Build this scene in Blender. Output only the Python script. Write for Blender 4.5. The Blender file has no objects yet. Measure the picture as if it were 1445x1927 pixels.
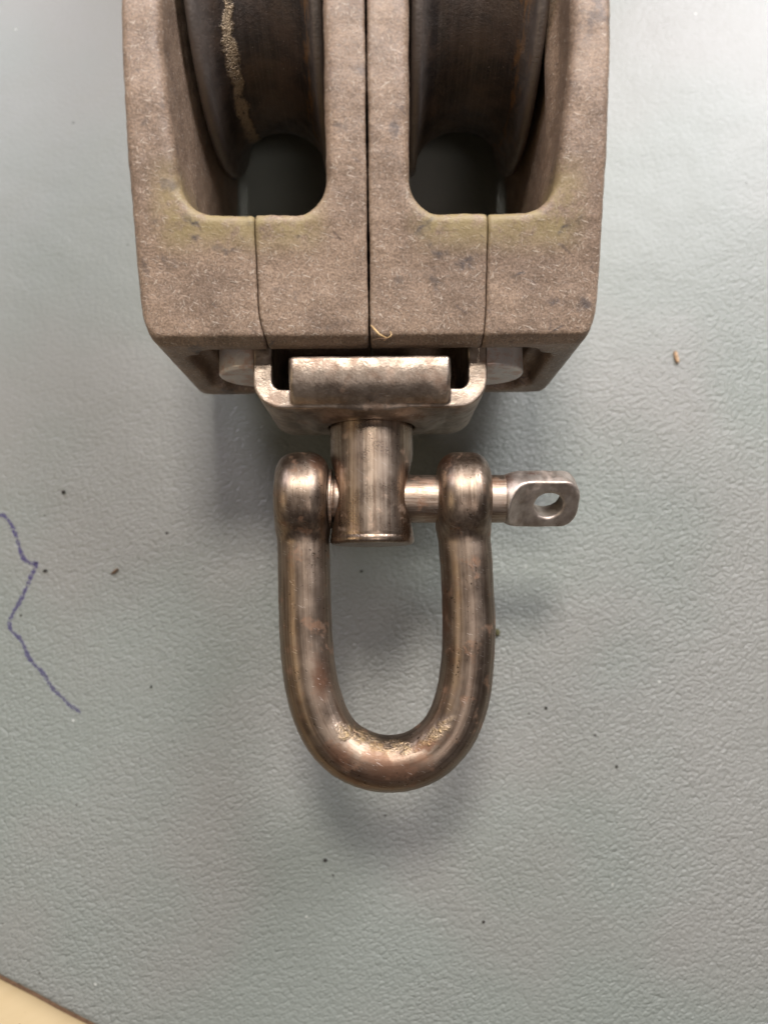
import bpy, math, random
import numpy as np
from mathutils import Vector, Matrix
random.seed(7); rng = np.random.default_rng(7)
MM = 0.001
S = bpy.context.scene
C = S.collection
rad = math.radians

# ------------------------------------------------------------------ camera, world, lamps, exposure
FPX = 1455.0; TILT = rad(5.8); CAMZ = 105.0        # focal length in photo pixels, pitch, height in mm
cam_d = bpy.data.cameras.new('camera'); cam = bpy.data.objects.new('camera', cam_d); C.objects.link(cam)
cam.location = (0, 0, CAMZ*MM); cam.rotation_euler = (TILT, 0, 0)
cam_d.sensor_fit = 'VERTICAL'; cam_d.sensor_height = 34.6; cam_d.lens = 34.6*FPX/1927.0
cam_d.clip_start = 0.005; cam_d.clip_end = 20
cam_d.dof.use_dof = True; cam_d.dof.focus_distance = 0.082; cam_d.dof.aperture_fstop = 19.0
S.camera = cam
S.view_settings.view_transform = 'Standard'; S.view_settings.look = 'None'
S.view_settings.exposure = 0.08; S.view_settings.gamma = 1.0

def P(px, py, z):
    """photo pixel + height (mm) -> world x, y in mm"""
    x = (px-722.5)/FPX; y = (963.5-py)/FPX
    dy = y*math.cos(TILT)+math.sin(TILT); dz = y*math.sin(TILT)-math.cos(TILT)
    t = (z-CAMZ)/dz
    return np.array((x*t, dy*t, z))

W = bpy.data.worlds.new('World'); S.world = W; W.use_nodes = True
wn = W.node_tree.nodes; wl = W.node_tree.links
for n in list(wn): wn.remove(n)
wo = wn.new('ShaderNodeOutputWorld'); wb = wn.new('ShaderNodeBackground'); wl.new(wb.outputs[0], wo.inputs[0])
wt = wn.new('ShaderNodeTexCoord'); wx = wn.new('ShaderNodeSeparateXYZ'); wl.new(wt.outputs['Generated'], wx.inputs[0])
wr = wn.new('ShaderNodeMapRange'); wl.new(wx.outputs['Z'], wr.inputs[0]); wr.inputs[1].default_value = -0.2; wr.inputs[2].default_value = 1.0
wc = wn.new('ShaderNodeValToRGB'); wl.new(wr.outputs[0], wc.inputs[0])
wc.color_ramp.elements[0].color = (0.30, 0.27, 0.26, 1); wc.color_ramp.elements[1].color = (0.34, 0.32, 0.34, 1)
wl.new(wc.outputs[0], wb.inputs[0]); wb.inputs[1].default_value = 0.22

def area(name, loc, target, size, power, col, size_y=None):
    d = bpy.data.lights.new(name, 'AREA'); d.energy = power; d.color = col; d.size = size
    if size_y: d.shape = 'RECTANGLE'; d.size_y = size_y
    o = bpy.data.objects.new(name, d); C.objects.link(o); o.location = loc
    o.rotation_euler = (Vector(target)-Vector(loc)).to_track_quat('-Z', 'Y').to_euler()
    return o
area('ceiling_lamp', (-0.01, 0.21, 0.35), (0, 0.02, 0), 0.075, 1.1, (1.0, 0.94, 0.87), 0.075)
area('window_lamp', (0.22, 0.30, 0.31), (0.02, 0.04, 0), 0.19, 2.2, (0.98, 0.96, 1.0))
area('side_lamp', (0.10, -0.17, 0.50), (0, 0.03, 0), 0.09, 0.28, (1.0, 0.90, 0.86))
area('warm_lamp', (-0.42, -0.06, 0.36), (0, 0, 0), 0.16, 0.30, (1.0, 0.80, 0.52))
area('back_fill', (-0.26, 0.34, 0.33), (-0.03, 0.05, 0), 0.18, 0.95, (0.90, 0.88, 1.0))  # added cool fill, brightens the leather at back left

# ------------------------------------------------------------------ node helpers
class NB:
    def __init__(s, name):
        m = bpy.data.materials.new(name); m.use_nodes = True; s.m = m; s.t = m.node_tree
        for n in list(s.t.nodes): s.t.nodes.remove(n)
        s.out = s.n('ShaderNodeOutputMaterial'); s.b = s.n('ShaderNodeBsdfPrincipled'); s.l(s.b.outputs[0], s.out.inputs[0])
        tc = s.n('ShaderNodeTexCoord'); mp = s.n('ShaderNodeVectorMath'); mp.operation = 'SCALE'; mp.inputs['Scale'].default_value = 1000.0
        s.l(tc.outputs['Object'], mp.inputs[0]); s.co = mp.outputs[0]           # millimetres
        sp = s.n('ShaderNodeSeparateXYZ'); s.l(s.co, sp.inputs[0]); s.x, s.y, s.z = sp.outputs
    def n(s, k): return s.t.nodes.new(k)
    def l(s, a, b): s.t.links.new(a, b)
    def put(s, a, sock):
        if isinstance(a, (int, float)): sock.default_value = a
        elif isinstance(a, tuple): sock.default_value = a if len(a) == 4 or sock.type == 'VECTOR' else (*a, 1)
        else: s.l(a, sock)
    def math(s, op, a, b=0.0, c=None):
        n = s.n('ShaderNodeMath'); n.operation = op; s.put(a, n.inputs[0]); s.put(b, n.inputs[1])
        if c is not None: s.put(c, n.inputs[2])
        return n.outputs[0]
    def mul(s, a, b): return s.math('MULTIPLY', a, b)
    def add(s, a, b): return s.math('ADD', a, b)
    def map(s, scale=(1,1,1), rot=(0,0,0), loc=(0,0,0), src=None):
        m = s.n('ShaderNodeMapping'); s.l(src or s.co, m.inputs[0]); m.inputs['Rotation'].default_value = rot
        r0 = m.outputs[0]; m = s.n('ShaderNodeMapping'); s.l(r0, m.inputs[0]); m.inputs['Location'].default_value = loc
        m.inputs['Scale'].default_value = scale; return m.outputs[0]
    def noise(s, sc, det=3, rough=.55, v=None, dist=0.0, col=False):
        n = s.n('ShaderNodeTexNoise'); s.l(v or s.co, n.inputs['Vector']); n.inputs['Scale'].default_value = sc
        n.inputs['Detail'].default_value = det; n.inputs['Roughness'].default_value = rough; n.inputs['Distortion'].default_value = dist
        return n.outputs['Color' if col else 'Fac']
    def vor(s, sc, feat='F1', v=None, out='Distance', rnd=1.0):
        n = s.n('ShaderNodeTexVoronoi'); n.feature = feat; s.l(v or s.co, n.inputs['Vector']); n.inputs['Scale'].default_value = sc
        n.inputs['Randomness'].default_value = rnd; return n.outputs[out]
    def mr(s, v, a, b, c=0.0, d=1.0, smooth=True):
        n = s.n('ShaderNodeMapRange'); n.interpolation_type = 'SMOOTHSTEP' if smooth else 'LINEAR'
        s.put(v, n.inputs[0]); 
        for i, q in enumerate((a, b, c, d)): s.put(q, n.inputs[1+i])
        return n.outputs[0]
    def mix(s, f, a, b, mode='MIX'):
        n = s.n('ShaderNodeMix'); n.data_type = 'RGBA'; n.blend_type = mode
        s.put(f, n.inputs[0]); s.put(a, n.inputs[6]); s.put(b, n.inputs[7]); return n.outputs[2]
    def warp(s, sc, amt):
        c = s.noise(sc, 2, .5, col=True)
        a = s.n('ShaderNodeVectorMath'); a.operation = 'SUBTRACT'; s.l(c, a.inputs[0]); a.inputs[1].default_value = (.5,.5,.5)
        b = s.n('ShaderNodeVectorMath'); b.operation = 'MULTIPLY_ADD'; s.l(a.outputs[0], b.inputs[0]); b.inputs[1].default_value = (amt,)*3; s.l(s.co, b.inputs[2])
        return b.outputs[0]
    def spot(s, x, y, rx, ry, rot=0.0, soft=.5, wv=None):
        """soft blotch with a ragged edge at x, y (mm)"""
        m = s.n('ShaderNodeMapping'); m.vector_type = 'TEXTURE'; s.l(wv or s.co, m.inputs[0]); m.inputs['Location'].default_value = (x, y, 0)
        m.inputs['Rotation'].default_value = (0, 0, rot); m.inputs['Scale'].default_value = (rx, ry, 1e4)
        ln = s.n('ShaderNodeVectorMath'); ln.operation = 'LENGTH'; s.l(m.outputs[0], ln.inputs[0])
        return s.mr(ln.outputs['Value'], 1.0, soft)
    def anyof(s, L):
        o = L[0]
        for q in L[1:]: o = s.math('MAXIMUM', o, q)
        return o
    def bump(s, h, dist, strength=1.0, nrm=None):
        n = s.n('ShaderNodeBump'); s.l(h, n.inputs['Height']); n.inputs['Distance'].default_value = dist*MM; s.put(strength, n.inputs['Strength'])
        if nrm: s.l(nrm, n.inputs['Normal'])
        return n.outputs[0]
    def end(s, col=None, rough=None, metal=None, nrm=None, spec=None):
        b = s.b.inputs
        if col is not None: s.put(col, b['Base Color'])
        if rough is not None: s.put(rough, b['Roughness'])
        if metal is not None: s.put(metal, b['Metallic'])
        if nrm is not None: s.l(nrm, b['Normal'])
        if spec is not None: s.put(spec, b['Specular IOR Level'])
        return s.m

def mat_leather():
    s = NB('leather')
    wv = s.warp(1.2, .5)
    v = s.map((.85, 1.2, 1), (0, 0, rad(-25)), src=wv)
    def pebble(sc, rnd=1.0):
        f = s.vor(sc, 'F1', v, rnd=rnd); return s.math('SUBTRACT', 1.0, s.math('POWER', f, 1.8))
    e1 = s.mr(s.vor(1.65, 'DISTANCE_TO_EDGE', v), 0.0, .18)
    d1 = pebble(1.65); d2 = pebble(3.1)
    fine = s.noise(4.5, 3, .6)
    h = s.add(s.add(s.add(s.mul(e1, .12), s.mul(d1, .62)), s.mul(d2, .42)), s.mul(fine, .42))
    patch = s.mr(s.noise(.035, 2), .35, .65, .75, 1.0)
    smooth_back = s.mr(s.add(s.y, s.mul(s.x, -.25)), 2.0, 50.0, 1.0, .22)              # the sheet is worn smoother at the back
    broad = s.noise(.06, 2)
    n1 = s.bump(broad, 1.2, .35)
    n2 = s.bump(h, .17, s.mul(patch, smooth_back), n1)
    tint = s.mix(s.mr(s.noise(.028, 2), .38, .62), (.216, .238, .212), (.240, .242, .220))
    tint = s.mix(s.mul(s.math('SUBTRACT', 1.0, e1), .06), tint, (.17, .18, .17))
    wsp = s.mr(s.vor(.13, 'F1', s.map(loc=(7, 3, 1), src=s.warp(1.9, .4))), .030, .018); tint = s.mix(s.mul(wsp, .6), tint, (.6, .6, .55))
    spk = s.mr(s.vor(.16, 'F1', s.warp(1.5, .5)), .035, .02)
    tint = s.mix(s.mul(spk, .8), tint, (.03, .025, .02))
    return s.end(tint, s.mr(fine, .3, .7, .38, .48), 0.0, n2, .75)

def mat_cream():
    s = NB('cream_board')
    g = s.noise(1.0, 3, .5, s.map((.08, .6, 1), (0, 0, rad(-30))))
    c = s.mix(g, (.62, .48, .27), (.70, .56, .34))
    c = s.mix(s.mr(s.vor(.4, 'F1', s.warp(1, .5)), .07, .04), c, (.08, .05, .03))
    return s.end(c, .5, 0.0, s.bump(g, .05))

def mat_ink():
    s = NB('purple_ink'); g = s.noise(1.9, 2, .6, s.map((1, 2.0, 1), (0, 0, .5)))
    a = s.mul(s.mr(g, .36, .50, 0, 1), s.mr(s.y, -17.0, 12.0, .55, .75))
    t = s.n('ShaderNodeBsdfTransparent'); m = s.n('ShaderNodeMixShader')
    s.l(a, m.inputs[0]); s.l(t.outputs[0], m.inputs[1]); s.l(s.b.outputs[0], m.inputs[2]); s.l(m.outputs[0], s.out.inputs[0])
    return s.end((.065, .05, .17), .5)

def mat_body(seed=0.0, spots=()):
    """weathered glass-filled nylon: taupe, flecked with short pale fibres, olive grime round the slots"""
    s = NB('weathered_nylon')
    base = s.mix(s.mr(s.noise(.22, 4, .6, s.map(loc=(seed, 3, 1))), .3, .7), (.210, .150, .108), (.322, .234, .168))
    gr = s.noise(5.0, 4, .7)
    base = s.mix(s.mr(gr, .35, .68), s.mix(1.0, base, (.62, .60, .58), 'MULTIPLY'), s.mix(1.0, base, (1.25, 1.22, 1.2), 'MULTIPLY'))
    # fibres: thin stretched noise in three directions
    fib = None
    for i, r in enumerate((0.3, 1.4, 2.4)):
        f = s.mr(s.noise(1.0, 1, .5, s.map((1.2, 7.0, 2.0), (0.1*i, .1, r), (seed+i*7, i, 0))), .66, .75)
        fib = f if fib is None else s.math('MAXIMUM', fib, f)
    base = s.mix(s.mul(fib, .45), base, (.66, .57, .47))
    # olive grime by the front of the rope slots
    g = s.mul(s.mr(s.y, 31.5, 35.0), s.mr(s.y, 42.0, 36.5))
    x2 = s.math('ABSOLUTE', s.x)
    g = s.mul(g, s.mul(s.mr(x2, 3.0, 6.5), s.mr(x2, 21.5, 18.0)))
    g = s.mul(g, s.mr(s.noise(.35, 5, .7, s.map(loc=(seed*3+5, 0, 0))), .32, .56))
    base = s.mix(s.mul(g, .80), base, (.300, .235, .105))
    # dark rubbed stains
    st = s.mr(s.noise(.28, 5, .62, s.map(loc=(seed*2+11, 4, 2))), .60, .70)
    base = s.mix(s.mul(st, .55), base, (.085, .072, .068))
    sx = s.mr(s.noise(1.0, 3, .6, s.map((.35, 1.6, 1), (0, 0, .7), (seed, 9, 3))), .66, .72)
    base = s.mix(s.mul(sx, .55), base, (.07, .05, .045))
    wv = s.warp(1.1, 1.5)
    if spots:
        sp = s.anyof([s.spot(*q, wv=wv) for q in spots])
        base = s.mix(s.mul(s.mul(sp, .9), s.mr(s.noise(1.6, 4, .7), .35, .6, .25, 1)), base, (.075, .062, .060))
    n = s.bump(gr, .06, .8); n = s.bump(s.noise(.9, 3), .22, .5, n); n = s.bump(fib, .03, .6, n)
    return s.end(base, s.mr(s.add(s.mul(gr, .6), s.mul(s.noise(.5, 3), .4)), .3, .7, .36, .62), 0.0, n, .5)

def mat_steel(name, dark=(.30, .215, .16), lite=(.66, .55, .46), rough=(.2, .38), streak=(5, .25, 5), rust=.35, pits=.5, seed=0.0, bump=.05, pebble=0.0, gold=(), pitted=(), brown=(), flow=False):
    s = NB(name); src = None
    if flow:
        at = s.n('ShaderNodeAttribute'); at.attribute_name = 'flow'; src = at.outputs['Vector']
    st = s.noise(1.0, 4, .6, s.map(streak, loc=(seed, seed, 0), src=src))
    big = s.noise(.30, 4, .6, s.map(loc=(seed, 2, 5)))
    c = s.mix(s.mr(s.add(s.mul(st, .65), s.mul(big, .35)), .36, .62), dark, lite)
    r = s.mr(s.noise(.42, 5, .68, s.map(loc=(seed+20, 2, 5))), .52, .66)
    c = s.mix(s.mul(r, rust), c, (.26, .105, .040))
    pv = s.vor(1.9, 'F1', s.warp(2.2, 1.1)); pm = s.mr(s.noise(.33, 3, .6, s.map(loc=(seed+40, 1, 1))), .52, .60)
    wv = s.warp(1.3, 1.0)
    if brown: c = s.mix(s.mul(s.anyof([s.spot(*q, wv=wv) for q in brown]), .80), c, (.13, .062, .036))
    bm = s.anyof([s.spot(*q, wv=wv) for q in brown]) if brown else 0.0
    if gold: gm = s.mul(s.anyof([s.spot(*q, wv=wv) for q in gold]), s.mr(s.noise(1.4, 4, .7), .30, .70)); c = s.mix(s.mul(gm, .75), c, (.42, .30, .15))
    if pitted: pm = s.anyof([pm]+[s.spot(*q, wv=wv) for q in pitted])
    pt = s.mul(s.mr(pv, .26, .12), pm)
    c = s.mix(s.mul(pt, pits), c, (.03, .02, .015))
    scr = s.mr(s.noise(1.0, 1, .5, s.map((9, .9, 3), (0, .2, .55+seed), (seed, 0, 0))), .70, .74)
    c = s.mix(s.mul(scr, .3), c, (.8, .72, .65))
    n = s.bump(st, bump, .7); n = s.bump(pt, .12, -pits if pits else 0, n)
    if gold: n = s.bump(s.mul(gm, s.noise(2.2, 4, .7)), .22, .8, n)
    if pebble: n = s.bump(s.noise(3.2, 2, .5), pebble, 1.0, n)
    fine = s.noise(7, 3, .7)
    n = s.bump(fine, .012, 1.0, n)
    return s.end(c, s.add(s.mr(s.add(s.mul(big, .5), s.mul(fine, .5)), .35, .65, rough[0], rough[1]), s.add(s.mul(r, .10), s.mul(bm, .12))), s.mr(r, 0.2, 1.0, 1.0, .75), n)

def mat_sheave(seed):
    s = NB('sheave_metal')
    big = s.noise(.25, 4, .6, s.map(loc=(seed, 1, 1)))
    c = s.mix(s.mr(big, .35, .65), (.050, .042, .038), (.11, .080, .062))
    d = s.add(s.x, s.mul(s.math('SUBTRACT', s.noise(.35, 4, .7, s.map(loc=(seed, 0, 0))), .5), 2.2))
    grime = s.mul(s.mul(s.mr(d, -4.0, -3.5), s.mr(d, -2.5, -2.9)), s.mr(s.noise(1.6, 4, .7), .30, .48))
    c = s.mix(s.mul(grime, .95 if seed < 1 else .05), c, (.42, .32, .21))
    o = s.mul(s.mul(s.mr(d, 4.1, 4.6), s.mr(d, 5.6, 5.2)), s.mr(s.noise(.8, 4, .7, s.map((3, .4, .4))), .45, .6))
    c = s.mix(s.mul(o, .7), c, (.30, .15, .05))
    fl = s.mr(s.add(s.math('ABSOLUTE', s.x), s.mul(s.noise(.5, 4, .7), 1.2)), 5.0, 6.3); c = s.mix(s.mul(fl, .55), c, (.27, .235, .21))
    ring = s.noise(1.0, 3, .6, s.map((5, .05, .05))); c = s.mix(s.mul(s.mr(ring, .5, .65), .16), c, (.22, .18, .15))
    spk = s.mr(s.noise(4.0, 2, .6), .70, .76); c = s.mix(s.mul(spk, .5), c, (.5, .42, .36))
    n = s.bump(s.noise(2.5, 4, .7), .10, .8); n = s.bump(s.mul(grime, s.noise(2.5, 4, .7)), .25 if seed < 1 else .02, 1.0, n)
    return s.end(c, s.mr(s.noise(.7, 3), .3, .7, .30, .5), .5, n)

def mat_plain(name, col, rough=.6, metal=0.0, b=.05, var=.35):
    s = NB(name); g = s.noise(1.5, 4, .65)
    c = s.mix(s.mr(g, .3, .7), tuple(q*(1-var) for q in col), tuple(min(1, q*(1+var*.5)) for q in col))
    return s.end(c, rough, metal, s.bump(g, b))

# ------------------------------------------------------------------ mesh helpers
def mesh_obj(name, verts, faces, mat, parent=None, smooth=True):
    me = bpy.data.meshes.new(name); v = np.asarray(verts, dtype=np.float64)*MM
    if isinstance(faces, np.ndarray):
        nf, k = faces.shape
        me.vertices.add(len(v)); me.vertices.foreach_set('co', v.astype(np.float32).ravel())
        me.loops.add(nf*k); me.loops.foreach_set('vertex_index', faces.astype(np.int32).ravel())
        me.polygons.add(nf); me.polygons.foreach_set('loop_start', np.arange(0, nf*k, k, dtype=np.int32))
        me.update(calc_edges=True); me.validate()
    else:
        me.from_pydata([tuple(q) for q in v], [], [tuple(int(i) for i in f) for f in faces]); me.update()
    me.polygons.foreach_set('use_smooth', [smooth]*len(me.polygons))
    if mat: me.materials.append(mat)
    o = bpy.data.objects.new(name, me); C.objects.link(o)
    if parent: o.parent = parent
    return o

def nets(f, lo, hi, h, proj=2):
    """surface nets over the signed distance f(X,Y,Z) inside the box lo..hi, voxel h (mm)"""
    ax = [np.arange(l, u+h, h, dtype=np.float32) for l, u in zip(lo, hi)]
    X, Y, Z = np.meshgrid(*ax, indexing='ij', sparse=True)
    F = np.ascontiguousarray(np.broadcast_to(f(X, Y, Z), tuple(len(a) for a in ax)).astype(np.float32))
    ins = F < 0
    n = [q-1 for q in F.shape]
    cnt = np.zeros(n, np.uint8)
    for i in (0,1):
        for j in (0,1):
            for k in (0,1): cnt += ins[i:i+n[0], j:j+n[1], k:k+n[2]]
    act = (cnt > 0) & (cnt < 8)
    idx = -np.ones(n, np.int64); ci = np.argwhere(act); idx[act] = np.arange(len(ci))
    acc = np.zeros((len(ci), 3)); num = np.zeros(len(ci))
    corners = [(i,j,k) for i in (0,1) for j in (0,1) for k in (0,1)]
    for a in corners:
        for d in range(3):
            if a[d] == 0:
                b = list(a); b[d] = 1
                va = F[ci[:,0]+a[0], ci[:,1]+a[1], ci[:,2]+a[2]]; vb = F[ci[:,0]+b[0], ci[:,1]+b[1], ci[:,2]+b[2]]
                m = (va < 0) != (vb < 0); t = np.where(m, va/np.where(m, va-vb, 1), 0)
                p = np.tile(np.array(a, float), (len(ci), 1)); p[:, d] += t
                acc += p*m[:, None]; num += m
    V = (ci+acc/num[:, None])*h+np.array([a[0] for a in ax])
    faces = []
    for d in range(3):
        u, w = (d+1) % 3, (d+2) % 3
        s0 = [slice(None)]*3; s1 = [slice(None)]*3; s0[d] = slice(0, -1); s1[d] = slice(1, None)
        A = ins[tuple(s0)]; B = ins[tuple(s1)]; e = np.argwhere(A != B)
        ok = (e[:, u] > 0) & (e[:, w] > 0) & (e[:, u] < n[u]) & (e[:, w] < n[w]); e = e[ok]
        fl = A[tuple(e.T)]
        def cell(du, dw):
            q = e.copy(); q[:, u] -= du; q[:, w] -= dw; return idx[tuple(q.T)]
        q = np.stack([cell(1,1), cell(0,1), cell(0,0), cell(1,0)], 1)
        q[~fl] = q[~fl][:, ::-1]; faces.append(q)
    Fc = np.concatenate(faces)
    g = h*.25
    for _ in range(proj):
        x, y, z = V.T
        f0 = f(x, y, z)
        gx = (f(x+g, y, z)-f(x-g, y, z))/(2*g); gy = (f(x, y+g, z)-f(x, y-g, z))/(2*g); gz = (f(x, y, z+g)-f(x, y, z-g))/(2*g)
        G = np.stack([gx, gy, gz], 1); st = f0[:, None]*G/np.maximum((G**2).sum(1), .3)[:, None]
        V = V-np.clip(st, -h*.5, h*.5)
    return V, Fc

# sdf primitives
def smin(a, b, k):
    hh = np.clip(.5+.5*(b-a)/k, 0, 1); return b*(1-hh)+a*hh-k*hh*(1-hh)
def smax(a, b, k): return -smin(-a, -b, k)
def rmax(a, b, r):        # intersection with a round edge of radius r
    u = np.maximum(a+r, 0); v = np.maximum(b+r, 0)
    return np.minimum(np.maximum(a, b), -r)+np.sqrt(u*u+v*v)
def rbox(X, Y, Z, c, hs, r):
    qx = abs(X-c[0])-hs[0]+r; qy = abs(Y-c[1])-hs[1]+r; qz = abs(Z-c[2])-hs[2]+r
    return np.sqrt(np.maximum(qx,0)**2+np.maximum(qy,0)**2+np.maximum(qz,0)**2)+np.minimum(np.maximum(np.maximum(qx,qy),qz),0)-r
def rrect(A, B, c, hs, r):
    qa = abs(A-c[0])-hs[0]+r; qb = abs(B-c[1])-hs[1]+r
    return np.sqrt(np.maximum(qa,0)**2+np.maximum(qb,0)**2)+np.minimum(np.maximum(qa,qb),0)-r
def cyl(R2, A, r, a0, a1, rd):     # R2 = radial distance array, A = coordinate on the axis
    return rmax(R2-r, abs(A-(a0+a1)/2)-(a1-a0)/2, rd)
def poly2(A, B, pts):
    A, B = np.broadcast_arrays(A, B); d = np.full(A.shape, 1e9); sgn = np.ones(A.shape)
    n = len(pts)
    for i in range(n):
        ax, ay = pts[i]; bx, by = pts[i-1]; ex, ey = bx-ax, by-ay; wx, wy = A-ax, B-ay
        t = np.clip((wx*ex+wy*ey)/(ex*ex+ey*ey), 0, 1)
        d = np.minimum(d, (wx-ex*t)**2+(wy-ey*t)**2)
        c1 = B >= ay; c2 = B < by; c3 = ex*wy > ey*wx
        sgn = np.where((c1 & c2 & c3) | (~c1 & ~c2 & ~c3), -sgn, sgn)
    return sgn*np.sqrt(d)
def wob(X, Y, Z, a, s=1.0, o=0.0):
    return a*(np.sin(X*1.3*s+o)*np.sin(Y*.9*s+1.7*o+np.sin(Z*.7*s))+.6*np.sin(Y*2.3*s+o+np.sin(X*1.9*s))*np.sin(Z*2.1*s-o))

# ------------------------------------------------------------------ tagging
def empty(name, loc=(0,0,0), rz=0.0):
    o = bpy.data.objects.new(name, None); C.objects.link(o); o.empty_display_size = .01
    o.location = [q*MM for q in loc]; o.rotation_euler = (0,0,rz); return o
def tag(o, label, cat, group=None):
    o['label'] = label; o['category'] = cat
    if group: o['group'] = group
    return o

# ================================================================== SETTING
ZL = -0.5                                   # top of the leather
L0 = P(-60, 1808, ZL); L1 = P(60, 1868, ZL); L2 = P(172, 1927, ZL); L3 = P(300, 2010, ZL)
edge = [P(-900, 1500, ZL), P(-300, 1700, ZL), L0, P(0, 1838, ZL), L1, P(115, 1898, ZL), L2, L3, P(620, 2250, ZL), P(1500, 3200, ZL)]
edge = [(q[0], q[1]) for q in edge]
edge = [(-400, edge[0][1]+120)]+edge+[(400, edge[-1][1]-60)]
# cross-section: rounded top edge then wall down to the board
E = np.array(edge)
dn = []                                     # outward normals (towards lower left)
for i in range(len(E)):
    a = E[max(i-1,0)]; b = E[min(i+1,len(E)-1)]; t = (b-a)/np.linalg.norm(b-a); dn.append((t[1], -t[0]))
dn = np.array(dn)
if dn[5][0] > 0: dn = -dn
prof = [(-1.2, ZL), (-.5, ZL-.02), (-.2, ZL-.12), (-.05, ZL-.32), (0, ZL-.6)]
vs = []; fs = []
far = [(p[0]+0*1, 420.0) for p in E]
for i in range(len(E)):
    vs.append((far[i][0] if far[i][0] > -400 else -400, 420.0, ZL))
    for o_, z_ in prof: vs.append((E[i][0]+dn[i][0]*o_, E[i][1]+dn[i][1]*o_, z_))
k = len(prof)+1
for i in range(len(E)-1):
    for j in range(k-1): fs.append((i*k+j, i*k+j+1, (i+1)*k+j+1, (i+1)*k+j))
leather = mesh_obj('leather_surface', vs, fs, mat_leather())
leather['kind'] = 'structure'
ev = []; ef = []
for i in range(len(E)):
    for o_, z_ in ((0, ZL-.6), (.3, ZL-.9), (.9, ZL-1.3), (1.3, ZL-1.7), (1.45, ZL-2.01)):
        ev.append((E[i][0]+dn[i][0]*o_, E[i][1]+dn[i][1]*o_, z_))
for i in range(len(E)-1):
    for j in range(4): ef.append((i*5+j, i*5+j+1, (i+1)*5+j+1, (i+1)*5+j))
mesh_obj('edge_strip', ev, ef, mat_plain('tan_edge', (.40,.25,.17), .8, 0, .15), leather)  # tan strip sloping outward from the leather edge to the board
board = mesh_obj('table_board', [(-600,-500,ZL-2.0),(600,-500,ZL-2.0),(600,500,ZL-2.0),(-600,500,ZL-2.0)], [(0,1,2,3)], mat_cream())
board['kind'] = 'structure'

# purple pen line (flat print on the leather), a narrow ribbon just above the grain
ink = mat_ink()
pen = [(-6,968),(8,970),(18,980),(24,992),(31,1008),(37,1030),(44,1050),(52,1058),(62,1060),(70,1060),(68,1068),(60,1082),(54,1097),(46,1115),(38,1133),(28,1148),(18,1170),(19,1182),(26,1190),(34,1197),(42,1205),(47,1220),(55,1238),(66,1252),(78,1262),(86,1273),(93,1287),(104,1300),(118,1313),(130,1326),(142,1334),(152,1341)]
pts = np.array([P(a, b, ZL+.03)[:2] for a, b in pen])
vs = []; fs = []
tt = np.linspace(0, len(pts)-1, 140); cx = np.interp(tt, range(len(pts)), pts[:,0]); cy = np.interp(tt, range(len(pts)), pts[:,1])
for i in range(len(tt)):
    a = max(i-1,0); b = min(i+1,len(tt)-1); t = np.array((cx[b]-cx[a], cy[b]-cy[a])); t /= np.linalg.norm(t); nrm = (-t[1], t[0])
    w = .25+.08*math.sin(i*1.9)+.05*math.sin(i*.53)
    if i > 120: w *= .8
    jx = .05*math.sin(i*2.7)
    for sgn in (-1, 1): vs.append((cx[i]+nrm[0]*(w*sgn+jx), cy[i]+nrm[1]*(w*sgn+jx), ZL+.03))
for i in range(len(tt)-1): fs.append((2*i, 2*i+1, 2*i+3, 2*i+2))
mesh_obj('pen_line', vs, fs, ink, leather)

# ================================================================== PULLEY BLOCK
BX = -1.25; ZC = 20.0; YC = 70.0
block = tag(empty('pulley_block', (BX, 0, 0), rad(.45)), 'weathered taupe double sheave pulley block lying on edge on grey leather', 'pulley block')
half = [(24.5,9.6),(25.1,10.9),(31,12.9),(35.5,14.75),(40,16.35),(46,18.15),(53,19.5),(61,20.3),(70,20.5)]
profile = half+[(2*YC-a, b) for a, b in half[::-1][1:]]
profile = profile+[(a, -b) for a, b in profile[::-1]]
SR = 19.7                                   # sheave flange radius
SY = 70.0
def body_sdf(X, Y, Z):
    z = Z-ZC
    if X.ndim == 3:
        d2 = poly2(Y, z, profile)
    else: d2 = poly2(Y, z, profile)
    side = 22.5-.15*np.clip((Y-24)*.05, 0, 1)*0
    d = rmax(d2, abs(X)-side, .9)
    d = rmax(d, ((abs(X)-22.5)*.89+(26.6-Y)*.46), .9)        # clipped vertical corners
    # rope slots right through
    ax_ = abs(X); Ym = YC-abs(Y-YC)
    ax_ = ax_-1.15*np.clip((ax_-11)/5, 0, 1)*np.clip((Ym-37)/13, 0, 1)
    slot = rrect(ax_, Y, (10.8, YC), (6.85, YC-35.9), 3.0)
    d = smax(d, -slot, 1.3)
    # circular sheave recess in the cheeks and the middle wall
    rr = np.sqrt((Y-SY)**2+z**2)
    rec = np.maximum(rr-(SR+1.0), rrect(abs(X), 0*Y, (10.8, 0), (7.5, 1), .1))
    d = smax(d, -rec, .3)
    # open pocket in the end that takes the bracket
    pk = rbox(abs(X), Y, z, (0, 26.0, 0), (17.6, 6.5, 8.0), 1.6)
    d = smax(d, -pk, .5)
    # corner relief seen beside the pocket
    d = smax(d, -(rbox(abs(X), Y, z, (17.5, 24.5, 0), (1.5, 2.2, 6.2), .8)), .6)
    return d+wob(X, Y, Z, .03, .9)+wob(X, Y, Z, .012, 3.7, 2.0)
def seam_x(Y, left):
    x0 = 10.85 if left else 11.45
    return x0-(.6 if left else .2)*np.clip((28.0-Y)/3.2, 0, 1)**2+.012*np.sin(Y*2.1)
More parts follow.
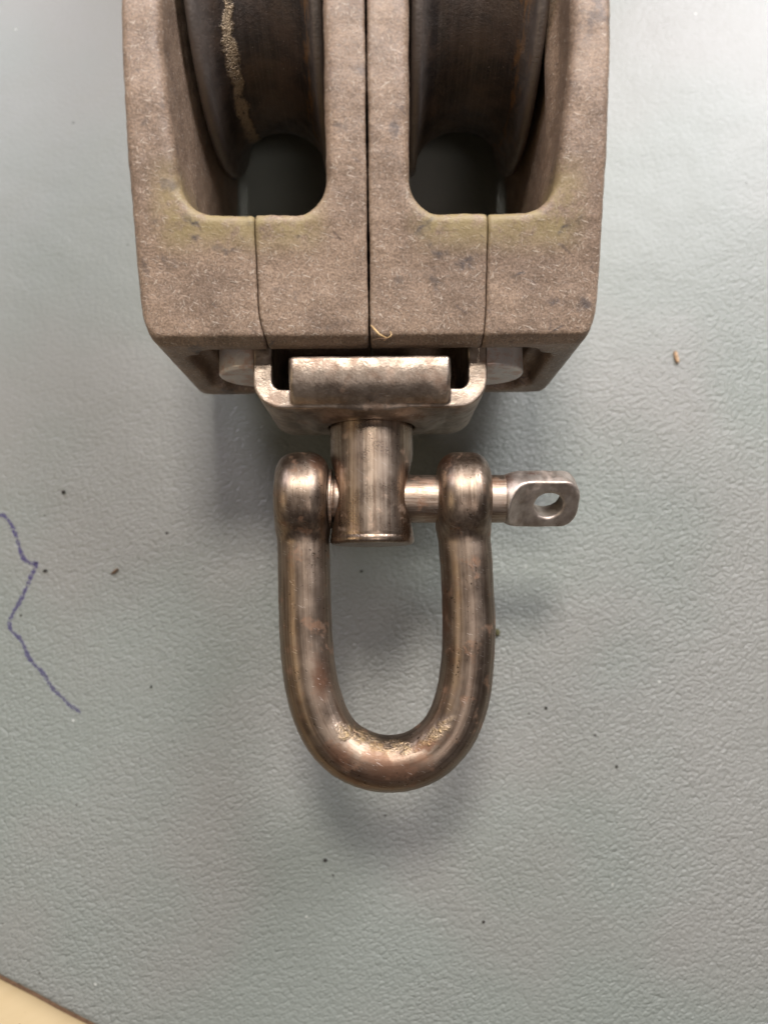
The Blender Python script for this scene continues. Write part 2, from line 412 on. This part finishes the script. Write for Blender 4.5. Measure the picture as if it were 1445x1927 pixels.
def cheek_sdf(left):      # outer part, built for x<0
    def f(X, Y, Z):
        d = smax(body_sdf(X, Y, Z), X+seam_x(Y, left)+.03, .22)
        if not left:       # added rib, shaped to suggest a lit concave facet of the inner wall
            t = np.clip((Y-44.0)/20.0, 0, 1)
            d = smin(d, np.sqrt((X+19.75-.4*t)**2+(Y-44.0-20*t)**2+((Z-30.0-3*t)*.55)**2)-1.5, .5)
        return d
    return f
def mid_sdf(left):
    return lambda X, Y, Z: smax(smax(body_sdf(X, Y, Z), -(X+seam_x(Y, left)-.03), .3), X+.11+.035*np.sin(Y*5.1+2*np.sin(Y*.77))*np.sin(Y*2.3+Z)+.03*np.sin(Y*.61+.4), .35)
VX = .34
def brel(px, py, z):
    q = P(px, py, z); a = rad(.45); x = q[0]-BX; return (x*math.cos(a)+q[1]*math.sin(a), q[1]*math.cos(a)-x*math.sin(a))
def SP(px, py, rx, ry, rot=0.0, soft=0.0):
    z = 33 if py > 400 else 36; return (*brel(px, py, z), rx, ry, rot, soft)
left_spots = [SP(372,432,.35,1.5,.9), SP(345,632,1.6,.35,.3), SP(372,455,.7,.5,.5), SP(272,500,.5,1.3,.1), SP(440,478,1.6,.4,0), SP(335,640,.9,.3,.5), SP(505,625,1.0,.25,.5), SP(300,430,.5,.5)]
right_spots = [SP(742,255,.8,1.6,0), SP(795,440,.6,1.9,-.9), SP(825,478,1.6,.6,-.5), SP(875,495,1.7,.9,.2), SP(1055,605,1.5,.16,.55,.2), SP(1042,598,.16,.9,-.3,.2), SP(1050,560,1.3,.7), SP(1105,565,1.0,.8), SP(1055,440,1.4,.5,.7), SP(985,513,1.6,.16,.1,.2), SP(1100,400,.5,.8)]
body_mats = [mat_body(0.0, left_spots), mat_body(31.0, right_spots)]
def mirror(V, F): V = V.copy(); V[:,0] *= -1; return V, F[:, ::-1]
for left in (True, False):
    for name, fn, x0, x1 in (('cheek', cheek_sdf(left), -23.2, -9.2), ('middle_wall', mid_sdf(left), -12.2, .6)):
        V, F = nets(fn, (x0, 23.7, -1.2), (x1, 116.3, 41.2), VX)
        if not left: V, F = mirror(V, F)
        mesh_obj(name, V, F, body_mats[0 if left else 1], block)

# sheaves
def sheave_profile():
    pr = [(-6.6, 5.0), (-6.6, 12), (-6.75, 18), (-6.75, SR-.5), (-6.6, SR-.12), (-6.25, SR), (-5.9, SR-.1)]
    for i in range(0, 25):
        a = math.pi*(i/24.0); pr.append((-5.6*math.cos(a), SR-.35-4.9*math.sin(a)**.9))
    pr += [(5.9, SR-.1), (6.25, SR), (6.6, SR-.12), (6.75, SR-.5), (6.75, 18), (6.6, 12), (6.6, 5.0)]
    return pr
for sx, seed in ((-11.15, 0.0), (11.15, 9.0)):
    pr = sheave_profile(); n = 160; vs = []; fs = []
    for i in range(n):
        a = 2*math.pi*i/n
        for x_, r_ in pr: vs.append((x_, r_*math.cos(a), r_*math.sin(a)))
    k = len(pr)
    for i in range(n):
        for j in range(k-1): fs.append((i*k+j, i*k+j+1, ((i+1) % n)*k+j+1, ((i+1) % n)*k+j))
    o = mesh_obj('sheave', vs, np.array(fs)[:, ::-1], mat_sheave(seed), block); o.location = (sx*MM, SY*MM, ZC*MM)
steel_dull = mat_steel('dull_steel', pits=.2, seed=3.0)
V, F = nets(lambda X, Y, Z: cyl(np.sqrt((Y-SY)**2+(Z-ZC)**2), X, 4.8, -22.9, 22.9, .6), (-23.5, SY-5.5, ZC-5.5), (23.5, SY+5.5, ZC+5.5), .5)
mesh_obj('axle', V, F, steel_dull, block)

# bosses in the pocket either side of the bracket
def mat_boss():
    s = NB('boss_aluminium_lit'); g = s.noise(1.2, 4, .65)
    c = s.mix(s.mr(g, .3, .7), (.66, .60, .55), (.82, .76, .70))  # pale tone stands in for front light on the boss faces
    c = s.mix(s.mul(s.mr(s.noise(.6, 4, .7), .45, .62), .6), c, (.50, .26, .15))
    return s.end(c, .38, .25, s.bump(g, .05))
boss_m = mat_boss()
def boss_sdf(X, Y, Z):
    return smax(cyl(np.sqrt((X+13.0)**2+(Z-ZC)**2), Y, 4.0, 23.9, 34, .35), X+12.25, .1)
V, F = nets(boss_sdf, (-17.6, 23, 15.3), (-11.8, 34.6, 24.7), .16)
mesh_obj('boss', V, F, boss_m, block); V2, F2 = mirror(V, F); mesh_obj('boss', V2, F2, boss_m, block)

# stamped steel bracket: a U strap with a tab folded over top and bottom
def bracket_sdf(X, Y, Z):
    z = Z-ZC; T = 2.0
    # U in plan
    outer = rrect(X, Y, (0, 18.7+15), (12.1, 15), 3.1); inner = rrect(X, Y, (0, 18.7+T+15), (12.1-T, 15), 1.0)
    u = np.maximum(np.maximum(outer, -inner), Y-31.0)
    u = rmax(u, abs(z)-7.0, .22)
    # folded tab: an L in the YZ plane, limited in X
    az = z
    o2 = rrect(Y, abs(az), (18.7+15, 0), (15, 9.3), 3.8); i2 = rrect(Y, abs(az), (18.7+T+15, 0), (15, 9.3-T), 1.7)
    tab = np.maximum(np.maximum(o2, -i2), Y-23.7)
    tab = rmax(rmax(tab, abs(X)-8.15, .5), Y-23.6, .5)
    d = smin(u, tab, .25)
    # boss pressed round the swivel hole
    rp = np.sqrt(X**2+z**2)
    d = smin(d, rmax(rp-6.6, abs(Y-19.4)-1.15, .9), 1.8)
    d = smax(d, -(rp-4.78), .25)
    return d+wob(X, Y, Z, .03, 1.1, 1.0)
bracket_m = mat_steel('bracket_steel', dark=(.28,.218,.17), lite=(.46,.38,.31), rough=(.38,.50), streak=(.8,.8,.8), rust=.22, pits=.15, seed=1.0, bump=.03, pebble=.03)
V, F = nets(bracket_sdf, (-12.7, 17.3, 10.2), (12.7, 31.6, 29.8), .14)
mesh_obj('bracket', V, F, bracket_m, block)

# swivel post
post_m = mat_steel('swivel_steel', dark=(.25,.180,.130), lite=(.45,.355,.275), rough=(.26,.36), streak=(4.5,.08,4.5), rust=.22, pits=.12, seed=8.0, bump=.02)
def post_sdf(X, Y, Z):
    z = Z-ZC; r = np.sqrt(X**2+z**2)
    d = cyl(r, Y, 4.6, 5.0, 24.2, .45)
    sc = np.sqrt((abs(X)-12.6)**2+(Y-10.3)**2+(z*.9)**2)-8.9
    d = smax(d, -sc, .5)
    d = smax(d, -(np.sqrt((Y-10.1)**2+z**2)-2.78), .3)
    # flare head inside the bracket
    d = smin(d, cyl(r, Y, 6.2, 21.2, 24.2, .4), .3)
    # faint turned groove near the tip
    d = d+.06*np.exp(-((Y-5.9)/.12)**2)
    return d
V, F = nets(post_sdf, (-6.7, 4.4, 13.2), (6.7, 24.9, 26.8), .15)
mesh_obj('swivel_post', V, F, post_m, block)

# ================================================================== SHACKLE
shackle = tag(empty('shackle', (0, 0, 0)), 'rust-tinted steel bow shackle pinned through the swivel post of the block', 'shackle')
ZS = 20.0
cl = [(570,960),(571,1010),(572.5,1070),(574,1140),(577,1210),(583,1268),(595,1322),(613,1366),(642,1404),(686,1429),(736,1437),(785,1427),(824,1401),(852,1363),(870,1312),(879,1250),(882,1180),(880,1120),(877,1060),(873,1010),(871,960)]
cp = np.array([P(a, b, ZS) for a, b in cl])
def cr(p, m=4):
    out = []
    for i in range(len(p)-1):
        p0 = p[max(i-1,0)]; p1 = p[i]; p2 = p[i+1]; p3 = p[min(i+2,len(p)-1)]
        for t in np.arange(0, 1, 1/m):
            out.append(.5*((2*p1)+(-p0+p2)*t+(2*p0-5*p1+4*p2-p3)*t*t+(-p0+3*p1-3*p2+p3)*t**3))
    out.append(p[-1]); return np.array(out)
cc = cr(cp, 3)
EL = P(570, 938, ZS); ER = P(871, 938, ZS); PY = 10.1
def shackle_sdf(X, Y, Z):
    X, Y, Z = np.broadcast_arrays(X, Y, Z)
    d = np.full(X.shape, 1e3, np.float32); z2 = (Z-ZS)
    for i in range(len(cc)-1):
        a = cc[i]; b = cc[i+1]; e = b-a
        t = np.clip(((X-a[0])*e[0]+(Y-a[1])*e[1])/(e[0]**2+e[1]**2), 0, 1)
        rr = 2.86+.10*math.exp(-((i-len(cc)/2)/10.0)**2)
        d = np.minimum(d, np.sqrt((X-a[0]-e[0]*t)**2+(Y-a[1]-e[1]*t)**2+z2**2)-rr)
    for q, s in ((EL, -1), (ER, 1)):
        r = np.sqrt((Y-PY-.1)**2+z2**2)
        eye = rmax(r-5.05, abs(X-q[0])-2.86, 2.1)
        d = smin(d, eye, .8)
        d = smax(d, -(np.sqrt((Y-PY)**2+z2**2)-2.72), .3) if s == 0 else d
    return d+wob(X, Y, Z, .02, .9, .6)
def SQ(px, py, rx, ry, rot=0.0, soft=.35): q = P(px, py, ZS+2); return (q[0], q[1], rx, ry, rot, soft)
sh_m = mat_steel('shackle_steel', flow=True, dark=(.18,.132,.098), lite=(.31,.242,.186), rough=(.34,.48), streak=(2.6,.06,2.6), rust=.38, pits=.8, seed=14.0, bump=.012,
    gold=[SQ(690,1392,3.4,.9,-.45), SQ(650,1375,1.2,1.0,-.6), SQ(745,1405,2.6,.8,0), SQ(820,1375,2.8,.8,.7)],
    pitted=[SQ(868,875,1.6,1.5), SQ(885,900,1.2,1.0), SQ(855,1035,1.1,.9), SQ(885,1080,1.2,2.6), SQ(880,1160,.8,2.5), SQ(850,1240,.5,4), SQ(800,1410,2.2,.7,.2)],
    brown=[SQ(735,1450,7.5,2.4,0,.1), SQ(640,1420,3,1.5,-.7,.2), SQ(605,1275,1.3,3.5,.1,.2), SQ(600,870,1.5,1.8,0,.2), SQ(835,860,1.2,2), SQ(838,1150,.6,6,0,.2), SQ(800,1400,2.0,.7,.3)])
V, F = nets(shackle_sdf, (-13.6, -24.5, 14.2), (14.6, 16.4, 25.8), .21, proj=1)
bow = mesh_obj('bow', V, F, sh_m, shackle)
seg = np.diff(cc[:, :2], axis=0); sl = np.concatenate([[0], np.cumsum(np.linalg.norm(seg, axis=1))])
best = np.full(len(V), 1e9); fl_ = np.zeros((len(V), 3), np.float32); fl_[:, 2] = V[:, 2]
for i in range(len(seg)):
    L = np.linalg.norm(seg[i]); e = seg[i]/L; wx_ = V[:, 0]-cc[i][0]; wy_ = V[:, 1]-cc[i][1]
    lo_ = -99 if i == 0 else 0; hi_ = 99 if i == len(seg)-1 else L
    t = np.clip(wx_*e[0]+wy_*e[1], lo_, hi_); d_ = np.hypot(wx_-e[0]*t, wy_-e[1]*t); m_ = d_ < best
    best[m_] = d_[m_]; fl_[m_, 0] = (wx_*e[1]-wy_*e[0])[m_]; fl_[m_, 1] = sl[i]+t[m_]
at_ = bow.data.attributes.new('flow', 'FLOAT_VECTOR', 'POINT'); at_.data.foreach_set('vector', fl_.ravel())

# pin with a flattened, drilled head
PHI = rad(-40)
def pin_sdf(X, Y, Z):
    y = Y-PY; z = Z-ZS; r = np.sqrt(y*y+z*z)
    shank = cyl(r, X, 2.65, -11.9, 15.5, .3)
    # a few thread grooves by the left eye
    th = .12*(np.sin(X*2*math.pi/.8+np.arctan2(z, y))*.5+.5)*np.clip((-5.2-X)*3, 0, 1)
    shank = shank+th
    # head: round stock with two milled flats, turned about the pin axis
    n = z*math.cos(PHI)-(-y)*math.sin(PHI)*-1.0
    n = z*math.cos(PHI)+y*math.sin(PHI)
    w = -z*math.sin(PHI)+y*math.cos(PHI)
    stock = rmax(r-(2.65+.62*np.clip((X-13.2)/3.0, 0, 1)**1.0*(2-np.clip((X-13.2)/3.0, 0, 1))), abs(X-17.0)-4.6, 1.2)
    sh = np.clip((15.9-X)/3.2, 0, 1)
    flat = abs(n)-(1.28+2.6*sh**2.2)
    head = rmax(stock, flat, .22)
    head = rmax(head, rrect(X, w, (15.0, 0), (6.3, 3.05), 2.2), .3)
    hole = np.sqrt((X-18.0)**2+(w+.1)**2)-1.58
    head = smax(head, -hole, .35)
    return shank, head
pin_m = mat_steel('pin_steel', dark=(.25,.182,.132), lite=(.46,.37,.30), rough=(.38,.48), streak=(.3,4,4), rust=.45, pits=.45, seed=2.0, bump=.02)
V, F = nets(lambda X, Y, Z: rmax(pin_sdf(X, Y, Z)[0], X-13.3, .1), (-12.6, PY-4, ZS-4), (14.2, PY+4, ZS+4), .14)
pin = mesh_obj('pin', V, F, pin_m, shackle)
head_m = mat_steel('worn_head_steel', dark=(.40,.33,.28), lite=(.60,.53,.47), rough=(.42,.55), streak=(1.2,.6,1.2), rust=.15, pits=.3, seed=6.0, bump=.02,
    brown=[(13.2, PY+1.9, 1.8, 1.3, 0, .1), (16.2, PY+2.6, .8, .4, 0, .2)])
V, F = nets(lambda X, Y, Z: pin_sdf(X, Y, Z)[1]+wob(X, Y, Z, .03, 1.5), (11.8, PY-4, ZS-4), (22.4, PY+4, ZS+4), .13)
mesh_obj('head', V, F, head_m, pin)
# washer-like ring of the thread boss between the left eye and the post
V, F = nets(lambda X, Y, Z: np.maximum(rmax(np.sqrt((Y-PY)**2+(Z-ZS)**2)-3.3, abs(X+5.85)-.16, .08), -(np.sqrt((Y-PY)**2+(Z-ZS)**2)-2.5)), (-6.3, PY-3.8, ZS-3.8), (-5.4, PY+3.8, ZS+3.8), .09)
mesh_obj('thread_collar', V, F, pin_m, shackle)
# chip of white paint on the bend
def blob(name, c, size, rz, mat, parent=None, seed=0, tilt=0.0):
    r_ = np.random.default_rng(seed); vs = []; fs = []; n = 8; m = 5
    for j in range(m+1):
        th = math.pi*j/m
        for i in range(n):
            a = 2*math.pi*i/n; k = 1+r_.uniform(-.22, .22)
            vs.append((math.sin(th)*math.cos(a)*size[0]*k, math.sin(th)*math.sin(a)*size[1]*k, math.cos(th)*size[2]*k))
    for j in range(m):
        for i in range(n): fs.append((j*n+i, (j+1)*n+i, (j+1)*n+(i+1) % n, j*n+(i+1) % n))
    R = Matrix.Rotation(rz, 3, 'Z') @ Matrix.Rotation(tilt, 3, 'Y')
    vs = [tuple(R @ Vector(v)) for v in vs]
    o = mesh_obj(name, vs, fs, mat, parent); o.location = [q*MM for q in c]; return o
white_m = mat_plain('white_chip_paint', (.80,.78,.74), .5)
c = P(633, 1443, ZS+.9); blob('paint_chip', c, (.62,.26,.22), rad(-38), white_m, shackle, 3, rad(10))

# ================================================================== DEBRIS
brown = mat_plain('dry_splinter', (.16,.09,.045), .7); tan_ = mat_plain('tan_flake', (.52,.34,.20), .7)
straw_m = mat_plain('straw', (.62,.42,.20), .5); dark = mat_plain('dark_grit', (.03,.025,.02), .8)
def stand(a, b, h): q = P(a, b, ZL+h); return q
tag(blob('splinter', stand(217,1075,.25), (.68,.20,.2), rad(38), brown, None, 11), 'short brown splinter lying on the leather left of the shackle', 'splinter')
tag(blob('flake', stand(1272,672,.2), (.30,.95,.18), rad(12), tan_, None, 12), 'small tan flake lying on the leather right of the block', 'flake')
tag(blob('moss_crumb', stand(935,1190,.3), (.42,.5,.3), .3, mat_plain('moss', (.12,.11,.05), .9), None, 13), 'olive crumb on the leather touching right leg of shackle', 'crumb')
spots = [(85,1074,.30),(120,926,.32),(40,1158,.16),(612,1619,.26),(910,1735,.24),(1027,1332,.24),(680,1075,.2),(285,1292,.2),(1160,1443,.2),(314,1003,.2),(62,1860,.25)]
for i, (a, b, r_) in enumerate(spots[:-1]):
    o = blob('grit_speck', stand(a, b, r_*.6), (r_, r_*.8, r_*.6), i*1.1, dark, None, 20+i)
labels = ['dark grit speck beside the corner of the purple pen line','olive brown grit speck above the purple pen line near left side','tiny dark grit speck just right of the purple pen line','dark grit speck on leather below left of the shackle bend','dark grit speck on leather below right of the shackle bend','dark grit speck on leather right of the shackle right leg','tiny grit speck on leather inside the shackle bow','dark grit speck on leather between pen line end and shackle','dark grit speck on leather lower right, far from the shackle','faint grit speck on leather left of the shackle eye']
gs = [o for o in bpy.data.objects if o.name.startswith('grit_speck')]
for o, lb in zip(sorted(gs, key=lambda q: q.name), labels): tag(o, lb, 'grit', 'grit specks on the leather')
# straw fibre caught in the centre seam
def tube(name, pts, r, mat, parent=None, n=7):
    pts = cr(np.array(pts, float), 5); vs = []; fs = []
    for i, p in enumerate(pts):
        t = pts[min(i+1,len(pts)-1)]-pts[max(i-1,0)]; t /= np.linalg.norm(t)
        u = np.cross(t, (0,0,1.0)); u = u/np.linalg.norm(u) if np.linalg.norm(u) > 1e-6 else np.array((1.,0,0)); w = np.cross(t, u)
        k = r*(1-.6*abs(2*i/(len(pts)-1)-1)**3)
        for j in range(n): a = 2*math.pi*j/n; vs.append(p+k*(math.cos(a)*u+math.sin(a)*w))
    for i in range(len(pts)-1):
        for j in range(n): fs.append((i*n+j, i*n+(j+1) % n, (i+1)*n+(j+1) % n, (i+1)*n+j))
    return mesh_obj(name, vs, fs, mat, parent)
fib = empty('straw_fibre', P(710, 625, 31)); tag(fib, 'curled straw coloured plant fibre caught in the centre seam of the block', 'fibre')
def rel(a, b, z): return P(a, b, z)-P(710, 625, 31)
tube('stalk', [rel(698,612,31.3), rel(706,621,32.0), rel(715,630,32.2), rel(727,636,31.6)], .11, straw_m, fib)
tube('root_hair', [rel(702,640,31.2), rel(715,637,31.9), rel(728,637,31.9), rel(740,627,31.5)], .06, brown, fib)
tube('root_hair', [rel(722,641,31.1), rel(729,636,31.9), rel(736,631,32.1), rel(734,623,31.6)], .05, straw_m, fib)
